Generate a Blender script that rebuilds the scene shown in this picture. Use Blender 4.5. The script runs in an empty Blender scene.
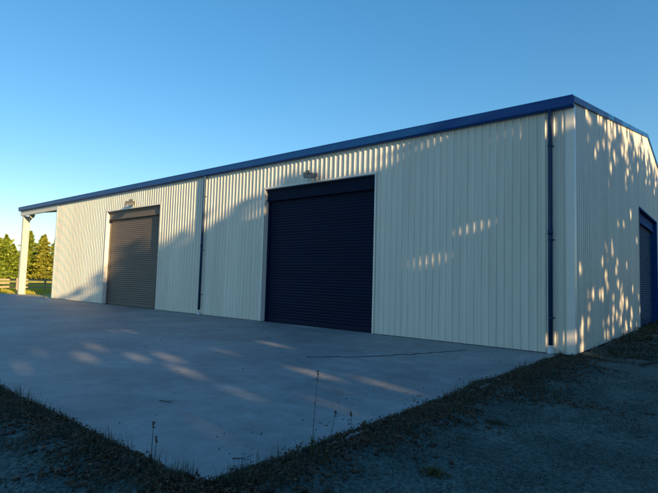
import bpy, math, random
import numpy as np
from mathutils import Vector, noise as mnoise
R = math.radians
rng = np.random.default_rng(7)
random.seed(7)
sc = bpy.context.scene
col = sc.collection

# ------------------------------------------------------------------ helpers
def tag(o, label=None, cat=None, group=None, kind=None):
    if label: o['label'] = label
    if cat: o['category'] = cat
    if group: o['group'] = group
    if kind: o['kind'] = kind
    return o

def empty(name, loc=(0, 0, 0), rz=0):
    o = bpy.data.objects.new(name, None); col.objects.link(o)
    o.location = loc; o.rotation_euler = (0, 0, rz); o.empty_display_size = .3
    return o

def link(name, me, mat, parent=None):
    o = bpy.data.objects.new(name, me); col.objects.link(o)
    if mat: me.materials.append(mat)
    if parent: o.parent = parent
    return o

class MB:
    """collects geometry for ONE mesh object"""
    def __init__(s): s.v = []; s.f = []; s.sm = []
    def poly(s, pts, faces, smooth=False):
        b = len(s.v); s.v += [tuple(p) for p in pts]
        for f in faces: s.f.append([b + i for i in f]); s.sm.append(smooth)
    def box(s, x0, x1, y0, y1, z0, z1, bev=0.0):
        c = bev
        if c <= 0:
            p = [(x, y, z) for z in (z0, z1) for y in (y0, y1) for x in (x0, x1)]
            s.poly(p, [(0, 2, 3, 1), (4, 5, 7, 6), (0, 1, 5, 4), (2, 6, 7, 3), (0, 4, 6, 2), (1, 3, 7, 5)])
            return
        def ring(z, i): return [(x0+i+c, y0+i, z), (x1-i-c, y0+i, z), (x1-i, y0+i+c, z), (x1-i, y1-i-c, z), (x1-i-c, y1-i, z), (x0+i+c, y1-i, z), (x0+i, y1-i-c, z), (x0+i, y0+i+c, z)]
        s.loft([ring(z0, c*.6), ring(z0+c, 0), ring(z1-c, 0), ring(z1, c*.6)])
    def loft(s, rings, cap=True, smooth=False):
        n = len(rings[0]); p = [q for r in rings for q in r]; f = []
        for k in range(len(rings)-1):
            for i in range(n):
                j = (i+1) % n
                f.append((k*n+i, k*n+j, (k+1)*n+j, (k+1)*n+i))
        if cap: f.append(tuple(range(n))[::-1]); f.append(tuple((len(rings)-1)*n+i for i in range(n)))
        s.poly(p, f, smooth)
    def tube(s, pts, rad, n=10, smooth=True):
        pts = [Vector(p) for p in pts]
        if not hasattr(rad, '__len__'): rad = [rad]*len(pts)
        rings = []
        for i, p in enumerate(pts):
            d = (pts[min(i+1, len(pts)-1)] - pts[max(i-1, 0)]).normalized()
            a = d.cross(Vector((0, 1, 0)) if abs(d.y) < .9 else Vector((1, 0, 0))).normalized(); b = d.cross(a)
            rings.append([p + (a*math.cos(t*2*math.pi/n) + b*math.sin(t*2*math.pi/n))*rad[i] for t in range(n)])
        s.loft(rings, True, smooth)
    def extrude_x(s, prof, x0, x1):
        s.loft([[(x0, y, z) for y, z in prof], [(x1, y, z) for y, z in prof]])
    def build(s, name, mat, parent=None):
        me = bpy.data.meshes.new(name); me.from_pydata(s.v, [], s.f)
        me.polygons.foreach_set('use_smooth', s.sm); me.validate(); me.update()
        o = link(name, me, mat, parent)
        import bmesh
        bm = bmesh.new(); bm.from_mesh(me); bmesh.ops.recalc_face_normals(bm, faces=bm.faces); bm.to_mesh(me); bm.free()
        return o

def scatter(name, V, faces, mat, parent=None, smooth=False, attr=None):
    """V: (n,k,3) copies of a small template -> one mesh"""
    n, k, _ = V.shape
    me = bpy.data.meshes.new(name)
    me.vertices.add(n*k); me.vertices.foreach_set('co', V.reshape(-1).astype(np.float32))
    idx = []; starts = []; tot = []
    base = (np.arange(n)*k)
    flat = np.concatenate([np.array(f) for f in faces]); lens = np.array([len(f) for f in faces])
    li = (base[:, None] + flat[None, :]).reshape(-1)
    ls = np.concatenate([[0], np.cumsum(lens)[:-1]])
    st = (np.arange(n)[:, None]*len(flat) + ls[None, :]).reshape(-1)
    me.loops.add(len(li)); me.loops.foreach_set('vertex_index', li.astype(np.int32))
    me.polygons.add(len(st)); me.polygons.foreach_set('loop_start', st.astype(np.int32))
    me.polygons.foreach_set('use_smooth', np.full(len(st), smooth))
    me.update(calc_edges=True); me.validate()
    return link(name, me, mat, parent)

def rand_unit(n):
    v = rng.normal(size=(n, 3)); return v/np.linalg.norm(v, axis=1, keepdims=True)

# ------------------------------------------------------------------ materials
def mat(name, base, rough=.6, var=.15, scale=3., stretch=(1, 1, 1), bump=0., bscale=60., metal=0., spec=.5, tint=None, coat=0., translucent=0.):
    m = bpy.data.materials.new(name); m.use_nodes = True
    nt = m.node_tree; N = nt.nodes; L = nt.links; b = N['Principled BSDF']
    b.inputs['Roughness'].default_value = rough; b.inputs['Metallic'].default_value = metal
    b.inputs['Specular IOR Level'].default_value = spec
    if coat: b.inputs['Coat Weight'].default_value = coat
    tc = N.new('ShaderNodeTexCoord'); mp = N.new('ShaderNodeMapping'); mp.inputs['Scale'].default_value = stretch
    L.new(tc.outputs['Object'], mp.inputs['Vector'])
    nz = N.new('ShaderNodeTexNoise'); nz.inputs['Scale'].default_value = scale; nz.inputs['Detail'].default_value = 6; nz.inputs['Roughness'].default_value = .62
    L.new(mp.outputs['Vector'], nz.inputs['Vector'])
    cr = N.new('ShaderNodeValToRGB'); cr.color_ramp.elements[0].position = .3; cr.color_ramp.elements[1].position = .7
    t = tint or base
    cr.color_ramp.elements[0].color = (*[c*(1-var) for c in base], 1)
    cr.color_ramp.elements[1].color = (*[min(1, c*(1+var)) for c in t], 1)
    L.new(nz.outputs['Fac'], cr.inputs['Fac']); L.new(cr.outputs['Color'], b.inputs['Base Color'])
    if bump:
        nb = N.new('ShaderNodeTexNoise'); nb.inputs['Scale'].default_value = bscale; nb.inputs['Detail'].default_value = 5
        L.new(tc.outputs['Object'], nb.inputs['Vector'])
        bp = N.new('ShaderNodeBump'); bp.inputs['Strength'].default_value = bump; bp.inputs['Distance'].default_value = .02
        L.new(nb.outputs['Fac'], bp.inputs['Height']); L.new(bp.outputs['Normal'], b.inputs['Normal'])
    return m

def leaf_mat(name, a, b_, trans=.25):
    m = bpy.data.materials.new(name); m.use_nodes = True
    nt = m.node_tree; N = nt.nodes; L = nt.links; b = N['Principled BSDF']
    b.inputs['Roughness'].default_value = .6; b.inputs['Specular IOR Level'].default_value = .3
    g = N.new('ShaderNodeNewGeometry'); cr = N.new('ShaderNodeValToRGB')
    cr.color_ramp.elements[0].color = (*a, 1); cr.color_ramp.elements[1].color = (*b_, 1)
    L.new(g.outputs['Random Per Island'], cr.inputs['Fac']); L.new(cr.outputs['Color'], b.inputs['Base Color'])
    if trans:
        tr = N.new('ShaderNodeBsdfTranslucent'); L.new(cr.outputs['Color'], tr.inputs['Color'])
        mx = N.new('ShaderNodeMixShader'); mx.inputs[0].default_value = trans
        L.new(b.outputs[0], mx.inputs[1]); L.new(tr.outputs[0], mx.inputs[2])
        L.new(mx.outputs[0], N['Material Output'].inputs['Surface'])
    return m

M = {}
M['cream'] = mat('cream_cladding', (.78, .74, .635), .38, .05, 1.2, (1, 1, .12), spec=.5)
M['cream_trim'] = mat('cream_flashing', (.78, .75, .67), .35, .04, 2., spec=.5)
M['post'] = mat('cream_post_paint', (.66, .62, .52), .45, .05, 2.)
M['blue'] = mat('deep_blue_steel', (.003, .065, .25), .42, .1, 2., spec=.3)
M['door'] = mat('navy_door_slats', (.002, .009, .032), .5, .15, 1.5, (.4, 1, 1.5), spec=.14)
M['door_far'] = mat('taupe_door_slats', (.15, .12, .095), .55, .10, 1.5, (.4, 1, 1.5), spec=.35)
M['door_side'] = mat('blue_door_slats', (.008, .05, .11), .7, .12, 1.5, (1, .4, 1.5), spec=.1)
M['pipe'] = mat('slate_blue_pipe', (.008, .04, .10), .45, .1, 3., spec=.3)
M['door_header'] = mat('navy_header', (.003, .011, .034), .6, .12, 2., spec=.10)
M['header_side'] = mat('blue_side_header', (.006, .07, .22), .75, .1, 2., spec=.08)
M['roof'] = mat('blue_roof_steel', (.03, .06, .15), .4, .1, 1.)
M['zinc'] = mat('grey_lamp_metal', (.15, .155, .145), .45, .1, 8.)
M['lens'] = mat('frosted_lens', (.24, .26, .25), .2, .05, 8.)
M['pvc'] = mat('white_pvc', (.62, .62, .60), .4, .08, 8.)
M['concrete'] = None
M['soil'] = None
M['straw'] = leaf_mat('straw', (.16, .12, .06), (.30, .24, .13), .1)
M['litter'] = leaf_mat('dead_leaf', (.012, .008, .006), (.15, .09, .042), .05)
M['blade'] = leaf_mat('dark_grass', (.018, .032, .022), (.09, .105, .07), .15)
M['weed'] = leaf_mat('weed_leaf', (.012, .022, .010), (.035, .05, .018), .15)
M['pebble'] = leaf_mat('grey_pebble', (.035, .055, .055), (.12, .15, .145), 0)
M['pine'] = leaf_mat('pine_needle', (.11, .17, .018), (.36, .42, .045), .35)
M['olive'] = leaf_mat('olive_needle', (.15, .17, .02), (.43, .41, .055), .35)
M['shelter'] = leaf_mat('shelterbelt_leaf', (.03, .05, .015), (.08, .10, .03), .12)
M['bark'] = mat('bark', (.10, .075, .05), .85, .3, 6., (1, 1, .2), bump=.4, bscale=20)
M['timber'] = mat('weathered_rail', (.42, .33, .22), .75, .2, 3., (1, .1, 1))
M['stem'] = mat('dry_stem', (.045, .04, .028), .7, .2, 20.)
M['pasture'] = mat('pasture_turf', (.42, .38, .05), .9, .3, .35, tint=(.48, .40, .07), bump=.5, bscale=8)
M['field_blade'] = leaf_mat('pasture_blade', (.40, .38, .03), (.66, .56, .10), .35)

# each sheet of cladding differs a little from its neighbour; faint rain streaks and dust
def cladding():
    m = M['cream']; nt = m.node_tree; N = nt.nodes; L = nt.links; b = N['Principled BSDF']
    src = b.inputs['Base Color'].links[0].from_socket
    tc = N.new('ShaderNodeTexCoord'); sp = N.new('ShaderNodeSeparateXYZ'); L.new(tc.outputs['Object'], sp.inputs[0])
    ad = N.new('ShaderNodeMath'); ad.operation = 'ADD'; L.new(sp.outputs[0], ad.inputs[0]); L.new(sp.outputs[1], ad.inputs[1])
    dv = N.new('ShaderNodeMath'); dv.operation = 'DIVIDE'; dv.inputs[1].default_value = .76; L.new(ad.outputs[0], dv.inputs[0])
    fl = N.new('ShaderNodeMath'); fl.operation = 'FLOOR'; L.new(dv.outputs[0], fl.inputs[0])
    wn = N.new('ShaderNodeTexWhiteNoise'); wn.noise_dimensions = '1D'; L.new(fl.outputs[0], wn.inputs['W'])
    mr = N.new('ShaderNodeMapRange'); mr.inputs[3].default_value = .93; mr.inputs[4].default_value = 1.03; L.new(wn.outputs['Value'], mr.inputs[0])
    mp = N.new('ShaderNodeMapping'); mp.inputs['Scale'].default_value = (9, 9, .35); L.new(tc.outputs['Object'], mp.inputs[0])
    nz = N.new('ShaderNodeTexNoise'); nz.inputs['Scale'].default_value = 1; nz.inputs['Detail'].default_value = 6; L.new(mp.outputs[0], nz.inputs['Vector'])
    m2 = N.new('ShaderNodeMapRange'); m2.inputs[1].default_value = .35; m2.inputs[2].default_value = .7; m2.inputs[3].default_value = .90; m2.inputs[4].default_value = 1.02; L.new(nz.outputs['Fac'], m2.inputs[0])
    mu = N.new('ShaderNodeMath'); mu.operation = 'MULTIPLY'; L.new(mr.outputs[0], mu.inputs[0]); L.new(m2.outputs[0], mu.inputs[1])
    vm = N.new('ShaderNodeVectorMath'); vm.operation = 'SCALE'; L.new(src, vm.inputs[0]); L.new(mu.outputs[0], vm.inputs['Scale'])
    L.new(vm.outputs[0], b.inputs['Base Color'])
    n2 = N.new('ShaderNodeTexNoise'); n2.inputs['Scale'].default_value = 2.2; n2.inputs['Detail'].default_value = 2; L.new(tc.outputs['Object'], n2.inputs['Vector'])
    bp = N.new('ShaderNodeBump'); bp.inputs['Strength'].default_value = .22; bp.inputs['Distance'].default_value = .05; L.new(n2.outputs['Fac'], bp.inputs['Height']); L.new(bp.outputs[0], b.inputs['Normal'])
cladding()

# concrete with stains and mottling of its own
def concrete():
    m = bpy.data.materials.new('slab_concrete'); m.use_nodes = True
    nt = m.node_tree; N = nt.nodes; L = nt.links; b = N['Principled BSDF']
    tc = N.new('ShaderNodeTexCoord')
    def nz(s, d=6, r=.6):
        n = N.new('ShaderNodeTexNoise'); n.inputs['Scale'].default_value = s; n.inputs['Detail'].default_value = d; n.inputs['Roughness'].default_value = r
        L.new(tc.outputs['Object'], n.inputs['Vector']); return n
    a, c, e = nz(.45, 5, .6), nz(3.2, 8, .7), nz(90, 3, .6)
    r1 = N.new('ShaderNodeValToRGB'); r1.color_ramp.elements[0].position = .32; r1.color_ramp.elements[1].position = .68
    r1.color_ramp.elements[0].color = (.225, .228, .232, 1); r1.color_ramp.elements[1].color = (.37, .368, .365, 1)
    L.new(a.outputs['Fac'], r1.inputs['Fac'])
    r2 = N.new('ShaderNodeValToRGB'); r2.color_ramp.elements[0].position = .3; r2.color_ramp.elements[1].position = .75
    r2.color_ramp.elements[0].color = (.68, .68, .68, 1); r2.color_ramp.elements[1].color = (1.15, 1.15, 1.15, 1)
    L.new(c.outputs['Fac'], r2.inputs['Fac'])
    r3 = N.new('ShaderNodeValToRGB'); r3.color_ramp.elements[0].position = .35; r3.color_ramp.elements[1].position = .65
    r3.color_ramp.elements[0].color = (.86, .86, .86, 1); r3.color_ramp.elements[1].color = (1.08, 1.08, 1.08, 1)
    L.new(e.outputs['Fac'], r3.inputs['Fac'])
    m1 = N.new('ShaderNodeMix'); m1.data_type = 'RGBA'; m1.blend_type = 'MULTIPLY'; m1.inputs[0].default_value = 1
    L.new(r1.outputs[0], m1.inputs[6]); L.new(r2.outputs[0], m1.inputs[7])
    m2 = N.new('ShaderNodeMix'); m2.data_type = 'RGBA'; m2.blend_type = 'MULTIPLY'; m2.inputs[0].default_value = 1
    L.new(m1.outputs[2], m2.inputs[6]); L.new(r3.outputs[0], m2.inputs[7])
    L.new(m2.outputs[2], b.inputs['Base Color'])
    rr = N.new('ShaderNodeMapRange'); rr.inputs[3].default_value = .5; rr.inputs[4].default_value = .75
    L.new(c.outputs['Fac'], rr.inputs[0]); L.new(rr.outputs[0], b.inputs['Roughness'])
    b.inputs['Specular IOR Level'].default_value = .35
    bp = N.new('ShaderNodeBump'); bp.inputs['Strength'].default_value = .25; bp.inputs['Distance'].default_value = .01
    L.new(e.outputs['Fac'], bp.inputs['Height']); L.new(bp.outputs[0], b.inputs['Normal'])
    return m
M['concrete'] = concrete()

def soil():
    m = bpy.data.materials.new('gravel_soil'); m.use_nodes = True
    nt = m.node_tree; N = nt.nodes; L = nt.links; b = N['Principled BSDF']
    tc = N.new('ShaderNodeTexCoord')
    a = N.new('ShaderNodeTexNoise'); a.inputs['Scale'].default_value = .9; a.inputs['Detail'].default_value = 8; a.inputs['Roughness'].default_value = .65
    v = N.new('ShaderNodeTexVoronoi'); v.inputs['Scale'].default_value = 42
    L.new(tc.outputs['Object'], a.inputs['Vector']); L.new(tc.outputs['Object'], v.inputs['Vector'])
    r1 = N.new('ShaderNodeValToRGB'); r1.color_ramp.elements[0].position = .35; r1.color_ramp.elements[1].position = .65
    r1.color_ramp.elements[0].color = (.045, .064, .060, 1); r1.color_ramp.elements[1].color = (.092, .122, .110, 1)
    L.new(a.outputs['Fac'], r1.inputs['Fac'])
    hs = N.new('ShaderNodeMapRange'); hs.inputs[3].default_value = .55; hs.inputs[4].default_value = 1.5
    sep = N.new('ShaderNodeSeparateColor'); L.new(v.outputs['Color'], sep.inputs[0]); L.new(sep.outputs[0], hs.inputs[0])
    mx = N.new('ShaderNodeVectorMath'); mx.operation = 'SCALE'
    L.new(r1.outputs[0], mx.inputs[0]); L.new(hs.outputs[0], mx.inputs['Scale'])
    L.new(mx.outputs[0], b.inputs['Base Color']); b.inputs['Roughness'].default_value = .9; b.inputs['Specular IOR Level'].default_value = .2
    bp = N.new('ShaderNodeBump'); bp.inputs['Strength'].default_value = .7; bp.inputs['Distance'].default_value = .015; bp.invert = True
    L.new(v.outputs['Distance'], bp.inputs['Height']); L.new(bp.outputs[0], b.inputs['Normal'])
    return m
M['soil'] = soil()

# ------------------------------------------------------------------ sun, sky, camera
SUN_AZ, SUN_EL = 13.0, 13.0             # azimuth measured from +X towards -Y
sdir = Vector((math.cos(R(SUN_AZ))*math.cos(R(SUN_EL)), -math.sin(R(SUN_AZ))*math.cos(R(SUN_EL)), math.sin(R(SUN_EL))))
sl = bpy.data.lights.new('sun', 'SUN'); sl.energy = 4.0; sl.angle = R(.4); sl.color = (1.0, .70, .36)
so = bpy.data.objects.new('sun', sl); col.objects.link(so); so.location = (40, -20, 40)
so.rotation_euler = sdir.to_track_quat('Z', 'Y').to_euler()
w = bpy.data.worlds.new('World'); sc.world = w; w.use_nodes = True
nt = w.node_tree; bg = nt.nodes['Background']
sk = nt.nodes.new('ShaderNodeTexSky'); sk.sky_type = 'NISHITA'; sk.sun_disc = False
sk.sun_elevation = R(SUN_EL); sk.sun_rotation = R(90+SUN_AZ)
sk.air_density = 1.0; sk.dust_density = .25; sk.ozone_density = 2.5; sk.altitude = 0
hs = nt.nodes.new('ShaderNodeHueSaturation'); hs.inputs['Saturation'].default_value = 1.5
gm = nt.nodes.new('ShaderNodeGamma'); gm.inputs['Gamma'].default_value = .72
nt.links.new(sk.outputs[0], gm.inputs['Color']); nt.links.new(gm.outputs[0], hs.inputs['Color']); nt.links.new(hs.outputs[0], bg.inputs[0]); bg.inputs[1].default_value = .148

cam = bpy.data.cameras.new('camera'); co = bpy.data.objects.new('camera', cam); col.objects.link(co); sc.camera = co
cam.sensor_width = 36; cam.lens = 486.97/658*36; cam.clip_end = 6000; cam.clip_start = .05
yaw, pit, rol = -.695, .069, -.028
fwd = Vector((math.sin(yaw)*math.cos(pit), math.cos(yaw)*math.cos(pit), math.sin(pit)))
right = Vector((math.cos(yaw), -math.sin(yaw), 0)); up = right.cross(fwd)
r2 = right*math.cos(rol) - up*math.sin(rol); u2 = up*math.cos(rol) + right*math.sin(rol)
from mathutils import Matrix
CAM = Vector((2.711, -11.685, 1.5))
mw = Matrix((r2, u2, -fwd)).transposed().to_4x4(); mw.translation = CAM; co.matrix_world = mw

sc.view_settings.view_transform = 'Standard'; sc.view_settings.look = 'None'
sc.view_settings.exposure = 1.08; sc.view_settings.gamma = 1; sc.view_settings.use_curve_mapping = False
sc.cycles.max_bounces = 6; sc.cycles.use_denoising = True

# ------------------------------------------------------------------ ground
SX0, SX1, SY0, CR = -48.0, -.2, -9.45, .27       # the concrete apron, its near corner broken to a curve
def gheight(x, y):
    inside = (x < SX1-.03 and x > SX0+.05 and y > SY0+.03)
    if inside and x > SX1-CR and y < SY0+CR and math.hypot(x-SX1+CR, y-SY0-CR) > CR-.06: return -.012
    if inside or (x < -.05 and y > -.5 and x > -36): return -.10 if y < 26 else -.03
    near = max(0., 1 - max(0, abs(x-1)-9)/6) * max(0., 1 - max(0, abs(y-1)-17)/6)
    n = mnoise.fractal(Vector((x*1.3, y*1.3, 3)), 1., 2., 5)*.035 + mnoise.noise(Vector((x*.35, y*.35, 9)))*.03
    z = -.035 + n*near
    dx = x - SX1
    if y > SY0-.6 and dx < 1.5: z += .07*math.exp(-((dx-.28)/.26)**2)*(.65+.7*mnoise.noise(Vector((x*2.2, y*1.4, 1))))
    dy = SY0 - y
    if x < .5 and dy > -.1: z += .06*math.exp(-((dy-.28)/.28)**2)*(.7+.6*mnoise.noise(Vector((x*1.4, y*2.2, 1))))*near
    z += .34*math.exp(-((x-1.25)/.75)**2)*min(1, max(0, (y-.8)/4.5))*max(0, min(1, (19-y)/4))*(.85+.5*mnoise.noise(Vector((x*1.1, y*.9, 5))))
    if x > 0 and x < .12: z = min(z, .06)
    return z
def axis(lo, hi, step, far): 
    a = [-f for f in reversed(far)]; return sorted(set([round(v, 4) for v in [*(lo-f for f in far), *np.arange(lo, hi+1e-6, step), *(hi+f for f in far)]]))
FAR = [1, 2.5, 5, 8, 12, 17, 24, 33, 45, 60, 90, 150, 300, 700, 1500, 2500]
xs = axis(-6, 8, .09, FAR); ys = axis(-14, 18, .09, FAR)
V = [(x, y, gheight(x, y)) for y in ys for x in xs]
nx, ny = len(xs), len(ys)
F = [(j*nx+i, j*nx+i+1, (j+1)*nx+i+1, (j+1)*nx+i) for j in range(ny-1) for i in range(nx-1)]
me = bpy.data.meshes.new('ground'); me.from_pydata(V, [], F); me.polygons.foreach_set('use_smooth', [True]*len(F)); me.update()
tag(link('ground', me, M['soil']), kind='structure')

mb = MB(); 
# slab with a slightly worn edge
E0 = []
n = 120
for i in range(n-4):                                   # right edge from the shed corner to the near corner
    y = -0.02 + (SY0+.02)*i/n; E0.append((SX1 + .012*mnoise.noise(Vector((0, y*3, 0))), y))
for i in range(1, 8):
    a = i/8*math.pi/2; E0.append((SX1-CR+CR*math.cos(a), SY0+CR-CR*math.sin(a)))
for i in range(2, 200):
    x = SX1 + (SX0-SX1)*i/200; E0.append((x, SY0 + .012*mnoise.noise(Vector((x*3, 0, 4)))))
E0 += [(SX0, SY0), (SX0, -.35), (-34.3, -.35), (-34.3, .35), (-28.2, .35), (-28.2, .14), (SX1, .14)]
mb.loft([[(x, y, -.14) for x, y in E0], [(x, y, -.012) for x, y in E0], [(x+(-.01 if x > -.5 else 0), y+(.01 if y < -9 else 0), 0) for x, y in E0]])
slab = mb.build('concrete_apron', M['concrete']); tag(slab, kind='structure')
# cracks and a saw-cut that run across the slab
M['crack'] = mat('crack_filler', (.045, .047, .05), .8, .4, 20)
def crack(pts, wd, sub=10, jit=.03):
    P = []
    for (a, b) in zip(pts[:-1], pts[1:]):
        for k in range(sub): t = k/sub; P.append((a[0]+(b[0]-a[0])*t, a[1]+(b[1]-a[1])*t))
    P.append(pts[-1]); m_ = MB(); L_ = []; Rr = []
    for i, p in enumerate(P):
        q, o = P[min(i+1, len(P)-1)], P[max(i-1, 0)]
        d = Vector((q[0]-o[0], q[1]-o[1])).normalized(); nn = Vector((-d.y, d.x))
        off = jit*mnoise.noise(Vector((p[0]*4, p[1]*4, 2))); ww = wd*(.55+.9*abs(mnoise.noise(Vector((p[0]*6, p[1]*6, 7)))))
        c = Vector(p) + nn*off
        L_.append((c.x+nn.x*ww, c.y+nn.y*ww)); Rr.append((c.x-nn.x*ww, c.y-nn.y*ww))
    k = len(P); pts3 = [(a, b, .004) for a, b in L_] + [(a, b, .004) for a, b in Rr]
    m_.poly(pts3, [(i, i+1, k+i+1, k+i) for i in range(k-1)])
    return m_.build('crack', M['crack'], slab)
crack([(-3.7, -4.6), (-3.42, -4.2), (-3.1, -3.85), (-2.78, -3.2), (-2.5, -2.5), (-2.2, -1.6), (-2.05, -1.0)], .042, 14, .08)

pm = MB(); pm.poly([(-900, .3, -.022), (-34.35, .3, -.022), (-34.35, 900, -.022), (-900, 900, -.022)], [(0, 1, 2, 3)])
pm.poly([(-900, -400, -.022), (-48.1, -400, -.022), (-48.1, .3, -.022), (-900, .3, -.022)], [(0, 1, 2, 3)])
pm.poly([(-48.1, -.34, -.018), (-34.35, -.34, -.018), (-34.35, .32, -.018), (-48.1, .32, -.018)], [(0, 1, 2, 3)])
pm.poly([(-34.35, .36, -.024), (-28.1, .36, -.024), (-28.1, 24.4, -.024), (-34.35, 24.4, -.024)], [(0, 1, 2, 3)])
tag(pm.build('pasture', M['pasture']), kind='structure')

# ------------------------------------------------------------------ the shed
shed = tag(empty('machinery_shed', (0, 0, 0)), 'long cream corrugated steel shed with blue gutter, roller doors and an open end bay', 'shed')
XL, XE, WD, HE = -28.06, -34.0, 24.56, 5.53
SL = .1808                                             # roof slope
YM = WD/2
def roofz(y): return 5.74 + SL*(y if y <= YM else WD-y)
PITCH, RH = .19, .021
def profile(a, b):
    """(s, out) points of ribbed sheet between a and b"""
    pts = []; k = math.floor(a/PITCH)-1
    while k*PITCH < b+PITCH:
        for s, o in ((0, 0), (.060, 0), (.066, .004), (.072, 0), (.130, 0), (.143, RH), (.172, RH), (.1899, 0)):
            pts.append((k*PITCH+s, o))
        k += 1
    out = []
    def interp(t):
        for (p, q) in zip(pts[:-1], pts[1:]):
            if p[0] <= t <= q[0]: return (t, p[1]+(q[1]-p[1])*(t-p[0])/max(1e-9, q[0]-p[0]))
    out.append(interp(a)); out += [p for p in pts if a+1e-4 < p[0] < b-1e-4]; out.append(interp(b))
    return out
def sheet(mb, a, b, fn, zb, zt):
    """fn(s, out, z)->xyz; zt may be a function of s"""
    pr = profile(a, b); g = zt if callable(zt) else (lambda s: zt)
    bot = [fn(s, o, zb) for s, o in pr]; top = [fn(s, o, g(s)) for s, o in pr]; n = len(pr)
    mb.poly(bot+top, [(i, i+1, n+i+1, n+i) for i in range(n-1)])
D1, D2, DH, REC = (-10.04, -5.33), (-21.78, -16.82), 4.65, .22
front = lambda s, o, z: (s, -o, z)
mb = MB()
for a, b, z0 in ((XL, D2[0], .015), (D2[0], D2[1], DH), (D2[1], D1[0], .015), (D1[0], D1[1], DH), (D1[1], -.005, .015)):
    sheet(mb, a, b, front, z0, HE+.04)
for k in range(math.ceil(XL/PITCH)+1, 0):
    if k % 2: continue
    x = k*PITCH+.1575
    for z in (.35, 1.75, 3.15, 4.35, 5.2):
        if z < DH and (D1[0]-.1 < x < D1[1]+.1 or D2[0]-.1 < x < D2[1]+.1): continue
        mb.box(x-.009, x+.009, -RH-.008, -RH+.001, z-.009, z+.009)
wallf = mb.build('front_wall', M['cream'], shed)
mb = MB(); gy0, gy1, GH = 9.65, 14.91, 4.53
side = lambda s, o, z: (o, s, z)
gz = lambda s: roofz(s)-.10
sheet(mb, .005, gy0, side, .03, gz); sheet(mb, gy0, YM, side, GH, gz); sheet(mb, YM, gy1, side, GH, gz); sheet(mb, gy1, WD, side, .03, gz)
mb.build('gable_wall', M['cream'], shed)
mb = MB()
sheet(mb, .02, YM, lambda s, o, z: (XL-o, s, z), .02, gz); sheet(mb, YM, WD, lambda s, o, z: (XL-o, s, z), .02, gz)
mb.build('end_wall', M['cream'], shed)
mb = MB(); sheet(mb, XE, -.005, lambda s, o, z: (s, WD+o, z), .02, HE+.04)
mb.build('rear_wall', M['cream'], shed)
mb = MB()
pr = profile(XE-.02, .03)
for y0, y1 in ((-.06, YM), (WD+.06, YM)):
    z0 = roofz(y0) if y0 < YM else 5.74+SL*(WD-y0)
    a = [(s, y0, z0+o) for s, o in pr]; b = [(s, y1, roofz(YM)+o) for s, o in pr]; n = len(pr)
    mb.poly(a+b, [(i, i+1, n+i+1, n+i) for i in range(n-1)])
roof = mb.build('roof', M['roof'], shed)
mb = MB(); zr = roofz(YM)
mb.loft([[(x, YM-.3, zr-.3*SL+.028), (x, YM, zr+.028), (x, YM+.3, zr-.3*SL+.028), (x, YM, zr+.05)] for x in (XE-.03, .05)])
mb.build('ridge_cap', M['blue'], roof)
# gutter with rolled lip
mb = MB()
mb.extrude_x([(-.035, 5.52), (-.125, 5.52), (-.155, 5.55), (-.165, 5.72), (-.172, 5.755), (-.165, 5.775), (-.150, 5.765), (-.148, 5.735), (-.135, 5.60), (-.035, 5.58)], XE-.05, .045)
gut = mb.build('gutter', M['blue'], shed)
for x in (-6.9, -14.9, -22.9, -30.9):
    mb = MB(); mb.extrude_x([(-.03, 5.516), (-.127, 5.516), (-.158, 5.548), (-.169, 5.72), (-.176, 5.757), (-.166, 5.757), (-.158, 5.72), (-.148, 5.56), (-.12, 5.53), (-.03, 5.53)], x-.03, x+.03)
    mb.build('gutter_joint', M['blue'], gut)
# barge flashing along both rakes of the gable
mb = MB()
def barge(y0, y1):
    q = []
    for y in (y0, y1):
        z = 5.74+SL*(y if y <= YM else WD-y)
        q.append([(-.06, y, z+.045), (.048, y, z+.045), (.052, y, z-.10), (.030, y, z-.11), (.030, y, z-.02), (-.06, y, z+.028)])
    mb.loft(q)
barge(-.10, YM-.002); barge(WD+.1, YM+.002)
mb.build('barge_flashing', M['blue'], shed)
# corner flashings
def angle_flash(x, y, sx, sy, name='corner_flashing', wd=.15, z0=.02, z1=HE+.03):
    t = .006; o = RH+.004; m_ = MB()
    p = [(x-sx*wd, y-sy*-0, 0)]
    X = x+sx*o; Y = y+sy*o
    ring = [(X, Y), (X, y-sy*wd), (X-sx*t, y-sy*wd), (X-sx*t, Y-sy*t), (x-sx*wd, Y-sy*t), (x-sx*wd, Y)]
    m_.loft([[(a, b, z0) for a, b in ring], [(a, b, z1) for a, b in ring]])
    return m_.build(name, M['cream_trim'], shed)
angle_flash(0, 0, 1, -1); angle_flash(XL, 0, -1, -1, wd=.12); angle_flash(0, WD, 1, 1)
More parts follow.
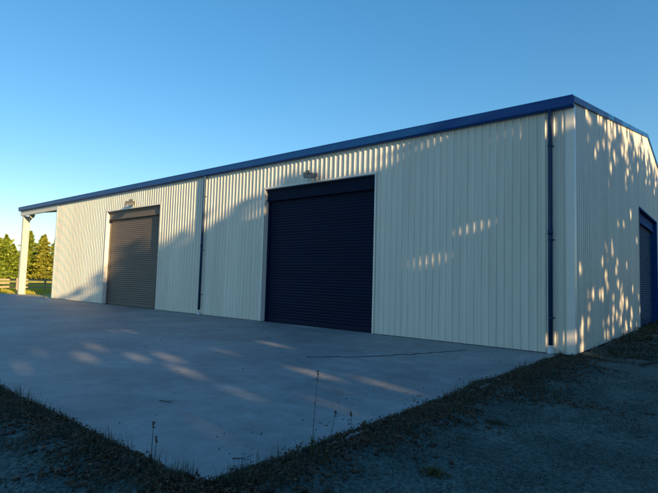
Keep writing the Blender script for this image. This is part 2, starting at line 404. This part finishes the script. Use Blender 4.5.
# roller doors on the front wall and in the gable
def roller_door(a, b, top, T, dm, hm, tm, header=.40):
    """T(s, d, z): s along the wall, d into the building, z up"""
    mb = MB(); zs = []; z = .05; p = .095
    prof = []
    while z < top-header+.10:
        for t, o in ((0, 0), (.18, .008), (.38, .019), (.62, .019), (.82, .008)):
            prof.append((z+t*p, o))
        z += p
    prof.append((z, 0))
    n = len(prof)
    pts = [T(a+.03, REC-o, zz) for zz, o in prof] + [T(b-.03, REC-o, zz) for zz, o in prof]
    mb.poly(pts, [(i, i+1, n+i+1, n+i) for i in range(n-1)], True)
    door = mb.build('roller_door', dm, shed)
    def bx(m_, s0, s1, d0, d1, z0, z1):
        c = [T(s, d, z) for z in (z0, z1) for d in (d0, d1) for s in (s0, s1)]
        m_.poly(c, [(0, 2, 3, 1), (4, 5, 7, 6), (0, 1, 5, 4), (2, 6, 7, 3), (0, 4, 6, 2), (1, 3, 7, 5)])
    mb = MB(); bx(mb, a+.07, b-.07, REC-.028, REC+.02, .008, .10); mb.build('bottom_rail', dm, door)
    for s0, s1 in ((a+.002, a+.085), (b-.085, b-.002)):
        mb = MB(); bx(mb, s0, s1, REC-.05, REC+.03, .006, top-header+.02); mb.build('guide_rail', hm, door)
    mb = MB(); bx(mb, a+.001, b-.001, REC-.10, REC+.05, top-header, top-.003)
    bx(mb, a+.002, b-.002, REC-.125, REC-.10, top-header-.015, top-header+.03); mb.build('header_panel', hm, door)
    # cream flashing lining the opening and folded over the cladding
    mb = MB(); o = -RH-.005
    for s0, s1, f0, f1 in ((a-.004, a+.001, a-.06, a+.001), (b-.001, b+.004, b-.001, b+.06)):
        bx(mb, s0, s1, o, REC+.05, .012, top)
        bx(mb, f0, f1, o-.004, o, .012, top+.06)
    bx(mb, a, b, o, REC+.05, top-.001, top+.004); bx(mb, a+.001, b-.001, o-.004, o, top-.002, top+.055)
    mb.build('door_trim', tm, door)
    return door
TF = lambda s, d, z: (s, d, z)
TG = lambda s, d, z: (-d, s, z)
roller_door(*D1, DH, TF, M['door'], M['door_header'], M['cream_trim'])
roller_door(*D2, DH, TF, M['door_far'], M['door_far'], M['cream_trim'])
roller_door(gy0, gy1, GH, TG, M['door_side'], M['header_side'], M['header_side'], .42)
# downpipes
def downpipe(x):
    mb = MB(); r = .05; y = -.105
    mb.tube([(x, -.10, 5.56), (x, -.10, 5.44), (x, y+.005, 5.33), (x, y, 5.2), (x, y, 2.6), (x, y, .2)], r, 14)
    mb.tube([(x, y, 2.78), (x, y, 2.66)], r+.006, 14)
    p = mb.build('downpipe', M['pipe'], shed)
    for z in (4.7, 2.55, .8):
        mb = MB(); mb.tube([(x, y, z-.02), (x, y, z+.02)], r+.004, 14); mb.box(x-.07, x+.07, -.034, -.026, z-.015, z+.015)
        mb.build('pipe_bracket', M['pipe'], p)
    mb = MB(); mb.tube([(x, y, .004), (x, y, .06), (x, y, .065), (x, y, .15)], [.075, .075, .06, .06], 14)
    mb.build('pipe_base', M['pvc'], p)
downpipe(-.46); downpipe(-13.52)
# the open end bay: eave beam, H-section post, haunch and rafter
mb = MB()
mb.box(XE, XL-.03, -.022, .05, 5.21, 5.53)
mb.box(XE, XL-.03, -.022+.072, .14, 5.21, 5.24)
mb.build('eave_beam', M['post'], shed)
def hpost(x, y0, y1, z0, z1, w_=.2, t=.016):
    m_ = MB()
    m_.box(x-w_/2, x+w_/2, y0, y0+t, z0, z1); m_.box(x-w_/2, x+w_/2, y1-t, y1, z0, z1); m_.box(x-t/2, x+t/2, y0+t, y1-t, z0, z1)
    m_.box(x-w_/2-.06, x+w_/2+.06, y0-.06, y1+.06, z0, z0+.02)
    return m_
po = hpost(-33.66, .03, .42, -.02, 5.2, .24).build('bay_post', M['post'], shed)
mb = MB(); xx = -33.66
mb.loft([[(xx-.1, y, z) for y, z in ((.425, 5.6), (.425, 4.90), (.70, 5.24), (.70, 5.6))], [(xx+.1, y, z) for y, z in ((.425, 5.6), (.425, 4.90), (.70, 5.24), (.70, 5.6))]])
mb.build('haunch', M['post'], po)
for y0, y1 in ((.1, YM), (WD-.1, YM)):
    mb = MB(); r_ = []
    for y in (y0, y1):
        z = roofz(y) - .10; r_.append([(xx-.08, y, z), (xx+.08, y, z), (xx+.08, y, z-.3), (xx-.08, y, z-.3)])
    mb.loft(r_); mb.build('rafter', M['post'], shed)
for k in range(1, 18):
    y = k*WD/18; z = roofz(y)-.095; mb = MB()
    mb.box(XE, XL-.04, y-.03, y+.03, z-.02, z+.075); mb.build('purlin', M['zinc'], roof)
po2 = hpost(-33.66, WD-.42, WD-.04, -.02, 5.2, .24).build('bay_post', M['post'], shed)

# flood lights on brackets above the doors
def flood(x, z, label):
    t = tag(empty('flood_light', (x, -.03, z)), label, 'flood light', 'flood lights above the roller doors')
    mb = MB(); mb.box(-.36, -.22, -.014, 0, .10, .25, .004); mb.tube([(-.29, -.012, .18), (-.27, -.09, .19), (-.15, -.16, .13), (-.03, -.2, .085)], .026, 10)
    mb.build('bracket', M['zinc'], t)
    ca, sa, c, s_ = math.cos(R(38)), math.sin(R(38)), math.cos(R(20)), math.sin(R(20))
    def rot(p): # head swung towards the corner of the shed, tipped forward and down
        x_, y_, z_ = p; y1, z1 = y_*c + z_*s_, y_*s_ + z_*c
        return (.06 + x_*ca - y1*sa, -.25 + x_*sa + y1*ca, -.02 + z1)
    def hb(m_, x0, x1, y0, y1, z0, z1, b=.01):
        k = MB(); k.box(x0, x1, y0, y1, z0, z1, b); m_.poly([rot(p) for p in k.v], k.f)
    mb = MB()
    hb(mb, -.20, .20, -.17, .15, -.06, .06, .02)
    for i in range(8): hb(mb, -.16+i*.045-.006, -.16+i*.045+.006, -.14, .12, .06, .088, .002)
    h = mb.build('lamp_head', M['zinc'], t)
    mb = MB(); hb(mb, -.18, .18, -.15, .13, -.071, -.061, .003); mb.build('lens', M['lens'], h)
    mb = MB(); hb(mb, -.225, -.202, -.03, .03, -.04, .10, .004); hb(mb, .202, .225, -.03, .03, -.04, .10, .004); hb(mb, -.225, .225, -.03, .03, .10, .112, .003)
    mb.build('yoke', M['zinc'], h)
flood(-7.72, 4.84, 'grey flood light on a bracket above the near dark blue roller door')
flood(-19.1, 4.86, 'grey flood light on a bracket above the far roller door beside the end bay')

# concrete nib across the open bay
mb = MB(); mb.box(-31.6, -28.2, -.30, -.18, .0, .07, .012)
tag(mb.build('kerb', mat('pale_kerb', (.38, .36, .32), .8, .15, 5)), kind='structure')

# ------------------------------------------------------------------ trees
LEAF_F = [(0, 1, 2, 3)]
def leaves(C, size, up=.3, asp=.55):
    n = len(C); u = rand_unit(n); u[:, 2] *= .7; u /= np.linalg.norm(u, axis=1, keepdims=True)
    t = rand_unit(n); v = np.cross(u, t); v /= np.linalg.norm(v, axis=1, keepdims=True)
    s = (size*(.6+.8*rng.random(n)))[:, None]
    w_ = np.cross(u, v)
    return np.stack([C-u*s, C-v*s*asp+w_*s*.12, C+u*s, C+v*s*asp+w_*s*.12], 1)

def conifer(name, x, y, h, r, n, leaf, m, label, cat, group, base=.08, tiers=11, blunt=.0):
    t = tag(empty(name, (x, y, 0)), label, cat, group)
    mb = MB(); lean = rng.normal(0, .02, 2)*h
    mb.tube([(0, 0, -.2), (lean[0]*.3, lean[1]*.3, h*.35), (lean[0]*.7, lean[1]*.7, h*.7), (lean[0], lean[1], h*.97)], [.022*h+.02, .017*h, .009*h, .01], 8)
    cs = []
    for k in range(tiers):
        f = base + (1-base)*((k+.5*rng.random())/tiers)
        rad = r*(max(.02, (1-f))**(.75-blunt))*(.75+.5*rng.random())*1.15
        nb = max(4, int(9*(1-f)+4))
        ph = rng.random()*6.28
        for j in range(nb):
            a = ph + j*6.283/nb + rng.normal(0, .25); L_ = rad*(.6+.55*rng.random())
            z0 = f*h; dr = -.10 if f < .6 else .25
            p0 = np.array([lean[0]*f, lean[1]*f, z0]); p1 = p0 + np.array([math.cos(a)*L_, math.sin(a)*L_, L_*dr*(.5+rng.random()) + .12*L_])
            if f < .8: mb.tube([tuple(p0), tuple((p0+p1)/2 + np.array([0, 0, .05*L_])), tuple(p1)], [.006*h*(1-f)+.012, .004*h*(1-f)+.01, .006], 4, False)
            m_ = max(2, int(n*(L_/r+.15)/(tiers*8)))
            tt = rng.random(m_)**.6
            q = p0 + (p1-p0)*tt[:, None] + rng.normal(0, 1, (m_, 3))*np.array([.10*r+.03*h, .10*r+.03*h, .022*h])*(.55+.5*(1-f))
            cs.append(q)
    top = np.array([lean[0], lean[1], h]) - np.abs(rng.normal(0, 1, (max(6, n//60), 3)))*np.array([0, 0, .05*h]) + rng.normal(0, .02*h, (max(6, n//60), 3))*np.array([1, 1, 0.2])
    sp_ = np.stack([lean[0]+rng.normal(0, .022*h, n//14), lean[1]+rng.normal(0, .022*h, n//14), h*(.86+.22*rng.random(n//14))], 1); sp_[:, :2] = np.array(lean)+(sp_[:, :2]-np.array(lean))*((1.1*h-sp_[:, 2:])/(.2*h))
    cs.append(sp_); cs.append(top); C = np.concatenate(cs)
    C[:, 2] = np.maximum(C[:, 2], .15)
    mb.build('trunk', M['bark'], t)
    scatter('crown', leaves(C, leaf), LEAF_F, m, t)
    return t

# the line of trees beyond the fence (placed on the ground by distance and bearing)
BACK = [  # x, y, height, radius, material, label
    (-118, 20.3, 9.6, 2.3, 'olive', 'olive brown conifer farthest left beyond the rail fence'),
    (-112, 22.6, 8.2, 2.0, 'pine', 'bright yellow green conifer beside the dark gap left of the white post'),
    (-119, 29.2, 9.8, 1.9, 'pine', 'tall slim green conifer directly behind the white bay post'),
    (-112, 29.9, 8.8, 1.9, 'olive', 'olive conifer just right of the white bay post'),
    (-121, 35.8, 10.0, 1.8, 'pine', 'pointed green conifer seen through the middle of the open bay'),
    (-114, 35.2, 7.0, 2.4, 'pine', 'low bushy yellow green conifer in the open bay'),
    (-119, 38.4, 8.9, 1.8, 'pine', 'slim pale green conifer right of the pointed one in the open bay'),
    (-120, 41.6, 9.2, 1.9, 'olive', 'olive conifer half hidden by the shed end wall'),
    (-128, 26.0, 8.4, 2.4, 'olive', 'shaded conifer standing back in the tree line left of the post'),
    (-126, 16.5, 9.0, 2.6, 'pine', 'green conifer at the left border of the photo'),
    (-112, 42.6, 8.2, 2.6, 'pine', 'green conifer beyond the shed corner at the open bay'),
    (-109, 31.8, 5.2, 2.6, 'olive', 'lowest rounded young conifer at the front of the tree line'),
    (-123, 33.2, 9.2, 1.9, 'pine', 'dark green conifer filling the gap behind the white post'),
    (-117, 25.6, 6.8, 1.8, 'pine', 'slender young conifer in the dark gap left of the post'),
    (-124, 40.4, 9.6, 1.7, 'pine', 'tallest thin conifer tip standing back in the open bay'),
    (-115, 18.4, 8.6, 1.7, 'pine', 'narrow green conifer between the two at the left border'),
    (-113, 33.2, 7.6, 1.7, 'pine', 'narrow conifer between the post and the pointed conifer'),
    (-109, 19.6, 5.4, 2.4, 'pine', 'short young conifer at the front of the tree line by the left border'),
]
for x, y, h, r, m_, lab in BACK:
    conifer('conifer_tree', x, y, h, r*1.22, 5600, .34, M[m_], lab, 'tree', 'trees beyond the fence', base=.02, tiers=16, blunt=-.05)

# the shelterbelt behind the photographer: it throws the dappled shade on shed and slab
tA, tE = math.tan(R(SUN_AZ)), math.tan(R(SUN_EL))/math.cos(R(SUN_AZ))
S = np.array(sdir)
GAPS = []      # (point, radius): tunnels cut through the leaves along the sun ray to each wanted fleck
for p, r_ in [((-3.75, 0, 2.03), .10), ((-4.1, 0, 1.95), .07), ((-2.75, 0, 2.82), .075), ((-2.4, 0, 2.9), .06), ((-2.9, 0, 2.75), .04), ((-.27, 0, .36), .10), ((-.05, 0, .40), .09), ((-3.0, 0, .85), .06), ((-.2, 0, 5.15), .10), ((-.6, 0, 5.2), .06)]:
    GAPS.append((p, r_))
for p, r_ in [((-1.3, -5.57, 0), .115), ((-2.55, -5.70, 0), .115), ((-1.25, -8.7, 0), .075), ((-2.3, -7.4, 0), .085), ((-1.15, -7.08, 0), .09)]:
    GAPS.append((p, r_))
GROUND_PX = [(94.8, 347, .115), (84.5, 357, .12), (136, 357, .105), (168, 357, .12), (184, 371, .115), (16.5, 367.5, .13), (115, 331, .12), (273, 344, .125), (314, 339, .10), (345, 393, .10), (323, 405, .105), (60, 339, .09), (225, 352, .085), (177, 382, .08), (128, 331, .09), (40, 352, .08), (210, 341, .08), (150, 343, .07)]
for u, v, r_ in GROUND_PX:
    d = fwd + r2*(u-329)/486.97 - u2*(v-246.5)/486.97; p = CAM - d*(CAM.z/d.z); GAPS.append(((p.x, p.y, 0), r_*.88))
g2 = np.random.default_rng(21)
for k in range(320):                                   # the many small flecks on the gable wall
    if k < 160: y = g2.uniform(.5, 9.6); z = .1 + 3.8*g2.random()**1.3*(.45+y/12); q = .045+.045*g2.random()**1.3
    elif k < 230: y = g2.uniform(1.0, 16); z = min(gz(y)-.1, 4.8+2.3*g2.random() + .09*y-.3); q = .05+.05*g2.random()
    else: y = g2.uniform(.3, 12); z = g2.uniform(.5, 5.8); q = .035+.03*g2.random()
    GAPS.append(((0, y, z), q))
GP = np.array([g[0] for g in GAPS]); GR = np.array([g[1] for g in GAPS])

def topline(y):        # height of the belt along its length
    pts = [(-34, 17), (-15.6, 16.0), (-14.4, 13.4), (-12.2, 12.9), (-11, 13.9), (-10, 13.4), (-9, 13.2), (-8, 12.9), (-7.2, 13.4), (-4, 13.3), (0, 13.3), (4, 13.6), (9, 13.5), (20, 14)]
    for a, b in zip(pts[:-1], pts[1:]):
        if a[0] <= y <= b[0]: return a[1]+(b[1]-a[1])*(y-a[0])/(b[0]-a[0])
    return 13.5
BELT = np.arange(-32, 17, 2.9)
for i, yb in enumerate(BELT):
    xb = 30 + rng.normal(0, .5)
    t = tag(empty('shelterbelt_tree', (xb, yb, 0)), 'tall dense shelterbelt tree in the row behind the photographer', 'tree', 'shelterbelt trees behind the photographer')
    H = topline(yb); mb = MB(); pts = [(0, 0, -.2), (.1, 0, H*.4), (0, .1, H*.75), (0, 0, H*.95)]
    mb.tube(pts, [.28, .22, .12, .02], 10)
    for k in range(22):
        f = .08+.85*rng.random(); a = rng.random()*6.28; L_ = 2.0*(1-.5*f)
        p0 = Vector((0, 0, f*H)); mb.tube([p0, p0+Vector((math.cos(a)*L_*.5, math.sin(a)*L_*.5, .25*L_)), p0+Vector((math.cos(a)*L_, math.sin(a)*L_, .7*L_))], [.05, .035, .01], 5, False)
    mb.build('trunk', M['bark'], t)
    n = 14500
    a = rng.random(n)*6.283; rr = np.sqrt(rng.random(n)); yy = rr*np.sin(a)*2.6; xx_ = rr*np.cos(a)*2.3
    ht = np.array([topline(yb+q) for q in yy]) + .35*np.sin(yy*2.3+i) - .22*(xx_/2.3)**2*3
    ht = ht + .6; z = .25 + (ht-.25)*rng.random(n)**.92
    ok = rng.random(n) < np.clip((ht-z)/3.0+.05, 0, 1); xx_, yy, z = xx_[ok], yy[ok], z[ok]; n = len(z)
    C = np.stack([xx_, yy, z], 1) + rng.normal(0, .12, (n, 3))*np.array([1, 1, .6])
    Q = leaves(C, .235, asp=.66); off = np.array([xb, yb, 0])
    def clear(Q):
        W = Q+off; ctr = W.mean(1); smp = np.concatenate([W, (W+np.roll(W, 1, 1))/2, ctr[:, None]], 1); keep = np.ones(len(Q), bool)
        rad = np.sqrt(((W-ctr[:, None])**2).sum(-1)).max(1)
        for p, r_ in zip(GP, GR):
            d = ctr-p; al = d@S; ix = np.nonzero(keep & (((d-al[:, None]*S)**2).sum(-1) < (r_+rad)**2))[0]
            if len(ix):
                d = smp[ix]-p; al = d@S; keep[ix] = (((d-al[..., None]*S)**2).sum(-1) > r_*r_).all(1)
        return keep
    keep = clear(Q); H_ = Q[~keep]; g = np.linspace(0, 1, 4); sub = []
    for i_ in range(3):
        for j_ in range(3):
            c4 = []
            for u_, v_ in ((g[i_], g[j_]), (g[i_+1], g[j_]), (g[i_+1], g[j_+1]), (g[i_], g[j_+1])):
                c4.append(H_[:, 0]*(1-u_)*(1-v_) + H_[:, 1]*u_*(1-v_) + H_[:, 2]*u_*v_ + H_[:, 3]*(1-u_)*v_)
            sub.append(np.stack(c4, 1))
    sub = np.concatenate(sub); sub = sub[clear(sub)]
    Q = np.concatenate([Q[keep], sub]); keep = np.ones(len(Q), bool)
    scatter('crown', Q[keep], LEAF_F, M['shelter'], t)

# ------------------------------------------------------------------ post and rail fence
fe = tag(empty('rail_fence', (-40, 0, 0)), 'low weathered timber post and rail fence across the grass beyond the shed', 'fence')
Y0, Y1 = -14, 26
for z in (.30, .58, .86):
    for k in range(int((Y1-Y0)/2)):
        mb = MB(); dz = rng.normal(0, .012, 2); a = Y0+2*k; b = a+1.995
        mb.loft([[(-.02, q, z+e-.06), (.02, q, z+e-.06), (.02, q, z+e+.06), (-.02, q, z+e+.06)] for q, e in ((a, dz[0]), (b, dz[1]))])
        mb.build('rail', M['timber'], fe)
for k in range(int((Y1-Y0)/2)+1):
    mb = MB(); y = Y0+2*k; mb.box(-.15, -.021, y-.06, y+.06, -.2, .98+rng.normal(0, .02), .01); mb.build('fence_post', M['timber'], fe)

# ------------------------------------------------------------------ ground cover (nobody could count it)
def blades(P, hgt, wid, lean=.5):
    n = len(P); a = rng.random(n)*6.283; d = np.stack([np.cos(a), np.sin(a), np.zeros(n)], 1); s = np.stack([-np.sin(a), np.cos(a), np.zeros(n)], 1)
    h = (hgt*(.5+rng.random(n)))[:, None]; w_ = (wid*(.6+.8*rng.random(n)))[:, None]; l = (lean*rng.random(n))[:, None]; z = np.array([0, 0, 1.])
    m_ = P + z*h*.6 + d*h*l*.35; t = P + z*h*(1-.35*l) + d*h*l
    return np.stack([P-s*w_, P+s*w_, m_+s*w_*.7, m_-s*w_*.7, t], 1)
BL_F = [(0, 1, 2, 3), (3, 2, 4)]
def onground(x, y, off=0.): return np.array([(a, b, (gheight(a, b) if (a > SX1 or b < SY0) else (0 if (a < SX1-CR or b > SY0+CR or math.hypot(a-SX1+CR, b-SY0-CR) < CR) else -.012))+off) for a, b in zip(x, y)])
def cl(x, y, s, seed): return np.array([mnoise.noise(Vector((a*s, b*s, seed))) for a, b in zip(x, y)])

def verge_points(n, spread):
    # the untidy strip along the two free edges of the slab: wide where it has drifted, thin elsewhere
    k = int(n*.6); y = rng.uniform(SY0-.4, .3, k)
    wd = np.array([.62+1.9*max(0, mnoise.noise(Vector((0, b*.8, 40)))+.25+.25*mnoise.noise(Vector((3, b*3, 41)))) for b in y])*(.7+.6*np.clip((y+9.8)/6, 0, 1.2))
    x = SX1 - .07*wd + np.abs(rng.normal(.0, spread, k))*wd*1.25
    j = n-k; x2 = rng.uniform(-6.5, .6, j)
    w2 = np.array([.6+1.4*max(0, mnoise.noise(Vector((a*1.1, 0, 44)))+.2+.3*mnoise.noise(Vector((a*4, 1, 45)))) for a in x2])
    y2 = SY0 - .01*w2 - np.abs(rng.normal(.0, spread, j))*w2
    c = n//9; a = rng.uniform(.0, 1.57, c); rr = CR + .10 + np.abs(rng.normal(0, spread, c))*.6 - .10*rng.random(c)
    x3 = SX1-CR+rr*np.cos(a); y3 = SY0+CR-rr*np.sin(a)
    return np.concatenate([x, x2, x3]), np.concatenate([y, y2, y3])
def offslab(x, y): return (x > SX1+.015) | (y < SY0-.015)
# pebbles
n = 22000
x = np.concatenate([rng.uniform(-.1, 4.5, n//2), rng.uniform(-5.5, 3, n//4), rng.uniform(-.1, 6, n//4)]); y = np.concatenate([rng.uniform(-10.8, -5, n//2), rng.uniform(-10.9, -9.4, n//4), rng.uniform(-6, 3, n//4)])
k = offslab(x, y) & (cl(x, y, 1.5, 2) > -.25); x, y = x[k], y[k]
ph = (1+5**.5)/2
ico = np.array([(-1, ph, 0), (1, ph, 0), (-1, -ph, 0), (1, -ph, 0), (0, -1, ph), (0, 1, ph), (0, -1, -ph), (0, 1, -ph), (ph, 0, -1), (ph, 0, 1), (-ph, 0, -1), (-ph, 0, 1)])/1.902
ICF = [(0, 11, 5), (0, 5, 1), (0, 1, 7), (0, 7, 10), (0, 10, 11), (1, 5, 9), (5, 11, 4), (11, 10, 2), (10, 7, 6), (7, 1, 8), (3, 9, 4), (3, 4, 2), (3, 2, 6), (3, 6, 8), (3, 8, 9), (4, 9, 5), (2, 4, 11), (6, 2, 10), (8, 6, 7), (9, 8, 1)]
def stones(P, size):
    n = len(P); s = (size*(.4+rng.random(n)**2.2*1.6))[:, None, None]*(.7+.6*rng.random((n, 1, 3))); s[:, :, 2] *= .65
    v = ico[None]*(1+.18*rng.normal(size=(n, 12, 1)))*s; a = rng.random(n)*6.28
    c, d = np.cos(a)[:, None], np.sin(a)[:, None]
    return np.stack([v[..., 0]*c-v[..., 1]*d, v[..., 0]*d+v[..., 1]*c, v[..., 2]], -1) + P[:, None, :]
tag(scatter('gravel', stones(onground(x, y, .001), .0065), ICF, M['pebble'], smooth=True), 'loose grey gravel over the dark yard', 'gravel', kind='stuff')
M['clod'] = leaf_mat('earth_clod', (.014, .010, .007), (.07, .048, .028), 0)
x, y = verge_points(8500, .26)
tag(scatter('earth_clods', stones(onground(x, y, .006), .019), ICF, M['clod']), 'dark clods of earth along the slab edge', 'soil', kind='stuff')
x, y = verge_points(420, .2); k = cl(x, y, 2.0, 15) > -.05; x, y = x[k], y[k]
tag(scatter('earth_lumps', stones(onground(x, y, .002), .032), ICF, M['clod'], smooth=True), 'bigger lumps of dark earth in the heap along the slab edge', 'soil', kind='stuff')
# dead leaves and twiggy litter
x, y = verge_points(26000, .27); k = cl(x, y, 2.6, 5) > -.25; x, y = x[k], y[k]
P = onground(x, y, .010) + np.stack([np.zeros(len(x)), np.zeros(len(x)), .06*rng.random(len(x))**2.5], 1)
tag(scatter('leaf_litter', leaves(P, .016, asp=.38), LEAF_F, M['litter']), 'dead brown leaves drifted along the slab edge', 'leaf litter', kind='stuff')
# dead dark grass on the verge and thin tufts across the gravel
x, y = verge_points(42000, .26); k = cl(x, y, 2.6, 8) > -.12; x, y = x[k], y[k]
x3, y3 = verge_points(3600, .22); k = (cl(x3, y3, 1.7, 18) > .05); x3, y3 = x3[k], y3[k]
x2 = np.concatenate([rng.uniform(-6, .4, 30000), rng.uniform(.2, 5, 42000)]); y2 = np.concatenate([rng.uniform(-11.2, -9.5, 30000), rng.uniform(-10.5, -1, 42000)])
k = offslab(x2, y2) & (cl(x2, y2, 1.6, 13)+.5*cl(x2, y2, 6, 3) > .02); x2, y2 = x2[k], y2[k]
tag(scatter('verge_grass', np.concatenate([blades(onground(x, y), .045, .0028, 1.0), blades(onground(x3, y3), .15, .0022, .7), blades(onground(x2, y2), .028, .0026, 1.3)]), BL_F, M['blade']), 'short dead grass along the slab edge and in the gravel', 'grass', kind='stuff')
# weeds on the bank below the gable wall
x = rng.uniform(.15, 2.6, 9000); y = .8+rng.random(9000)*17; k = (cl(x, y, .9, 31) > -.3) & (x > .15+np.maximum(0, 3.2-y)*.12); x, y = x[k], y[k]
P = onground(x, y); P[:, 2] += .22*rng.random(len(x))**1.6*np.clip((y-1)/5, .15, 1)
kk = rng.random(len(x)) < .45
Q1 = np.concatenate([leaves(P[kk], .05, asp=.4), leaves(P[~kk], .024, asp=.5)])
x = rng.uniform(.15, 2.9, 14000); y = .6+rng.random(14000)*15; k = cl(x, y, 1.3, 36) > -.1; Pb = onground(x[k], y[k])
tag(scatter('bank_grass', blades(Pb, .16, .004, 1.0), BL_F, M['blade']), 'dark rank grass among the weeds on the soil bank', 'grass', kind='stuff')
tag(scatter('bank_weeds', Q1, LEAF_F, M['weed']), 'dark low weeds on the soil bank below the gable wall', 'weeds', kind='stuff')
# pasture grass
n = 60000; x = rng.uniform(-75, -34.5, n); y = rng.uniform(-.3, 26, n)
P = np.stack([x, y, np.full(n, -.02)], 1)
tag(scatter('pasture_grass', blades(P, .16, .02, .8), BL_F, M['field_blade']), 'sunlit yellow green pasture grass beyond the shed', 'grass', kind='stuff')

x = np.concatenate([rng.uniform(-9, -.3, 90), -.3-np.abs(rng.normal(0, .5, 120))]); y = np.concatenate([rng.uniform(-9.2, -.5, 90), rng.uniform(-9, -.3, 120)])
P = np.stack([x, y, np.full(len(x), .008)], 1); Q = leaves(P, .016, asp=.4); Q[:, :, 2] = np.clip(Q[:, :, 2], .002, .016)
tag(scatter('blown_leaves', Q, LEAF_F, M['litter']), 'small dead leaves and chips blown across the concrete slab', 'leaf litter', kind='stuff')
# ------------------------------------------------------------------ single small things
def stalk(x, y, h, label, lean=(.02, 0), head=.06, side=0, rad=.0028):
    z = gheight(x, y)
    t = tag(empty('weed_stalk', (x, y, z)), label, 'weed')
    mb = MB(); mb.tube([(0, 0, -.03), (lean[0]*.3, lean[1]*.3, h*.4), (lean[0], lean[1], h)], [rad*1.3, rad, rad*.6], 6)
    mb.build('stem', M['stem'], t)
    k = 26; zz = h - head*rng.random(k)
    C = np.stack([lean[0]+rng.normal(0, .004, k), lean[1]+rng.normal(0, .004, k), zz], 1)
    scatter('seed_head', leaves(C, .010, asp=.4), LEAF_F, M['litter'], t)
    if side:
        k = side; C0 = np.zeros((k, 3)); scatter('leaf', blades(C0, h*.35, .004, .9), BL_F, M['blade'], t)
stalk(-.03, -8.55, .74, 'tallest thin dry weed stalk rising over the slab at its right edge', (.02, .03), .10, 14, .0026)
stalk(.03, -8.40, .38, 'thin dry stalk close to the right of the tallest stalk', (.05, .02), .05, 8)
stalk(.10, -8.15, .30, 'short bent stalk right of the tallest stalk on the verge', (-.05, .03), .04, 8)
stalk(-.86, -9.52, .34, 'dark weed stalk with a blunt head on the left verge, the taller of two', (-.005, .01), .05, 8, .003)
stalk(-.76, -9.55, .27, 'dark weed stalk with a forked head on the left verge, the shorter of two', (.012, .0), .05, 8, .003)
stalk(-.30, -9.52, .13, 'tiny weed stalk at the near corner of the slab', (.03, .01), .04, 6)

def tuft(x, y, r, h, m, label, n=260):
    z = gheight(x, y); a = rng.random(n)*6.28; q = np.minimum(np.abs(rng.normal(0, .42, n)), .62+.1*rng.random(n))*r
    P = np.stack([q*np.cos(a)*1.4, q*np.sin(a), np.zeros(n)], 1)
    B = blades(P, h, .003, 1.5); B[:, 2:, 2] *= (1-.6*np.clip(q/r, 0, 1))[:, None]
    o = scatter('grass_tuft', B, BL_F, m); o.location = (x, y, z-.004); tag(o, label, 'grass tuft')
M['tuft'] = leaf_mat('olive_tuft', (.03, .04, .015), (.12, .12, .035), .15)
tuft(.82, -8.02, .13, .055, M['tuft'], 'yellowish green grass tuft in the gravel near the bottom of the photo', 320)
tuft(.62, -6.2, .15, .04, M['blade'], 'low green weed patch in the gravel right of the slab edge', 520)
tuft(-3.9, -9.75, .22, .08, M['blade'], 'dark green tuft at the left edge of the photo beside the slab')
tuft(.18, -4.2, .20, .06, M['litter'], 'brown dead tuft on the verge half way along the slab edge', 400)
tuft(.34, .35, .22, .06, M['straw'], 'pale straw clump at the foot of the shed corner', 420)

def twig(pts, r, label, name='twig'):
    mb = MB(); mb.tube(pts, [r, r*.8, r*.45][:len(pts)], 6)
    p = Vector(pts[1]); d = (Vector(pts[2])-Vector(pts[0])).normalized(); s = Vector((-d.y, d.x, .2))
    mb.tube([p, p+d*.06+s*.03, p+d*.1+s*.07], [r*.6, r*.45, r*.25], 5)
    tag(mb.build(name, M['stem']), label, 'twig')
twig([(-2.62, -8.38, .006), (-2.52, -8.36, .012), (-2.42, -8.33, .006)], .006, 'small dark twig lying out on the slab at left')
twig([(-.52, -8.98, .006), (-.46, -8.95, .014), (-.40, -8.90, .008)], .005, 'short dark twig on the slab near its front corner')
twig([(1.2, .05, gheight(1.2, .05)+.03), (1.5, .7, gheight(1.5, .7)+.05), (1.75, 1.5, gheight(1.75, 1.5)+.03)], .022, 'dark dead branch lying on the gravel beside the gable bank', 'dead_branch')
# pale scuffs of spilt grit before the near roller door
x = rng.normal(-7.7, .35, 500); y = rng.normal(-.12, .07, 500); k = (y < .12); P = np.stack([x[k], y[k], np.full(k.sum(), .004)], 1)
M['grit'] = leaf_mat('pale_grit', (.25, .25, .25), (.5, .5, .5), 0)
tag(scatter('spilt_grit', stones(P, .008), ICF, M['grit']), 'pale grit spilt at the foot of the near roller door', 'grit', kind='stuff')
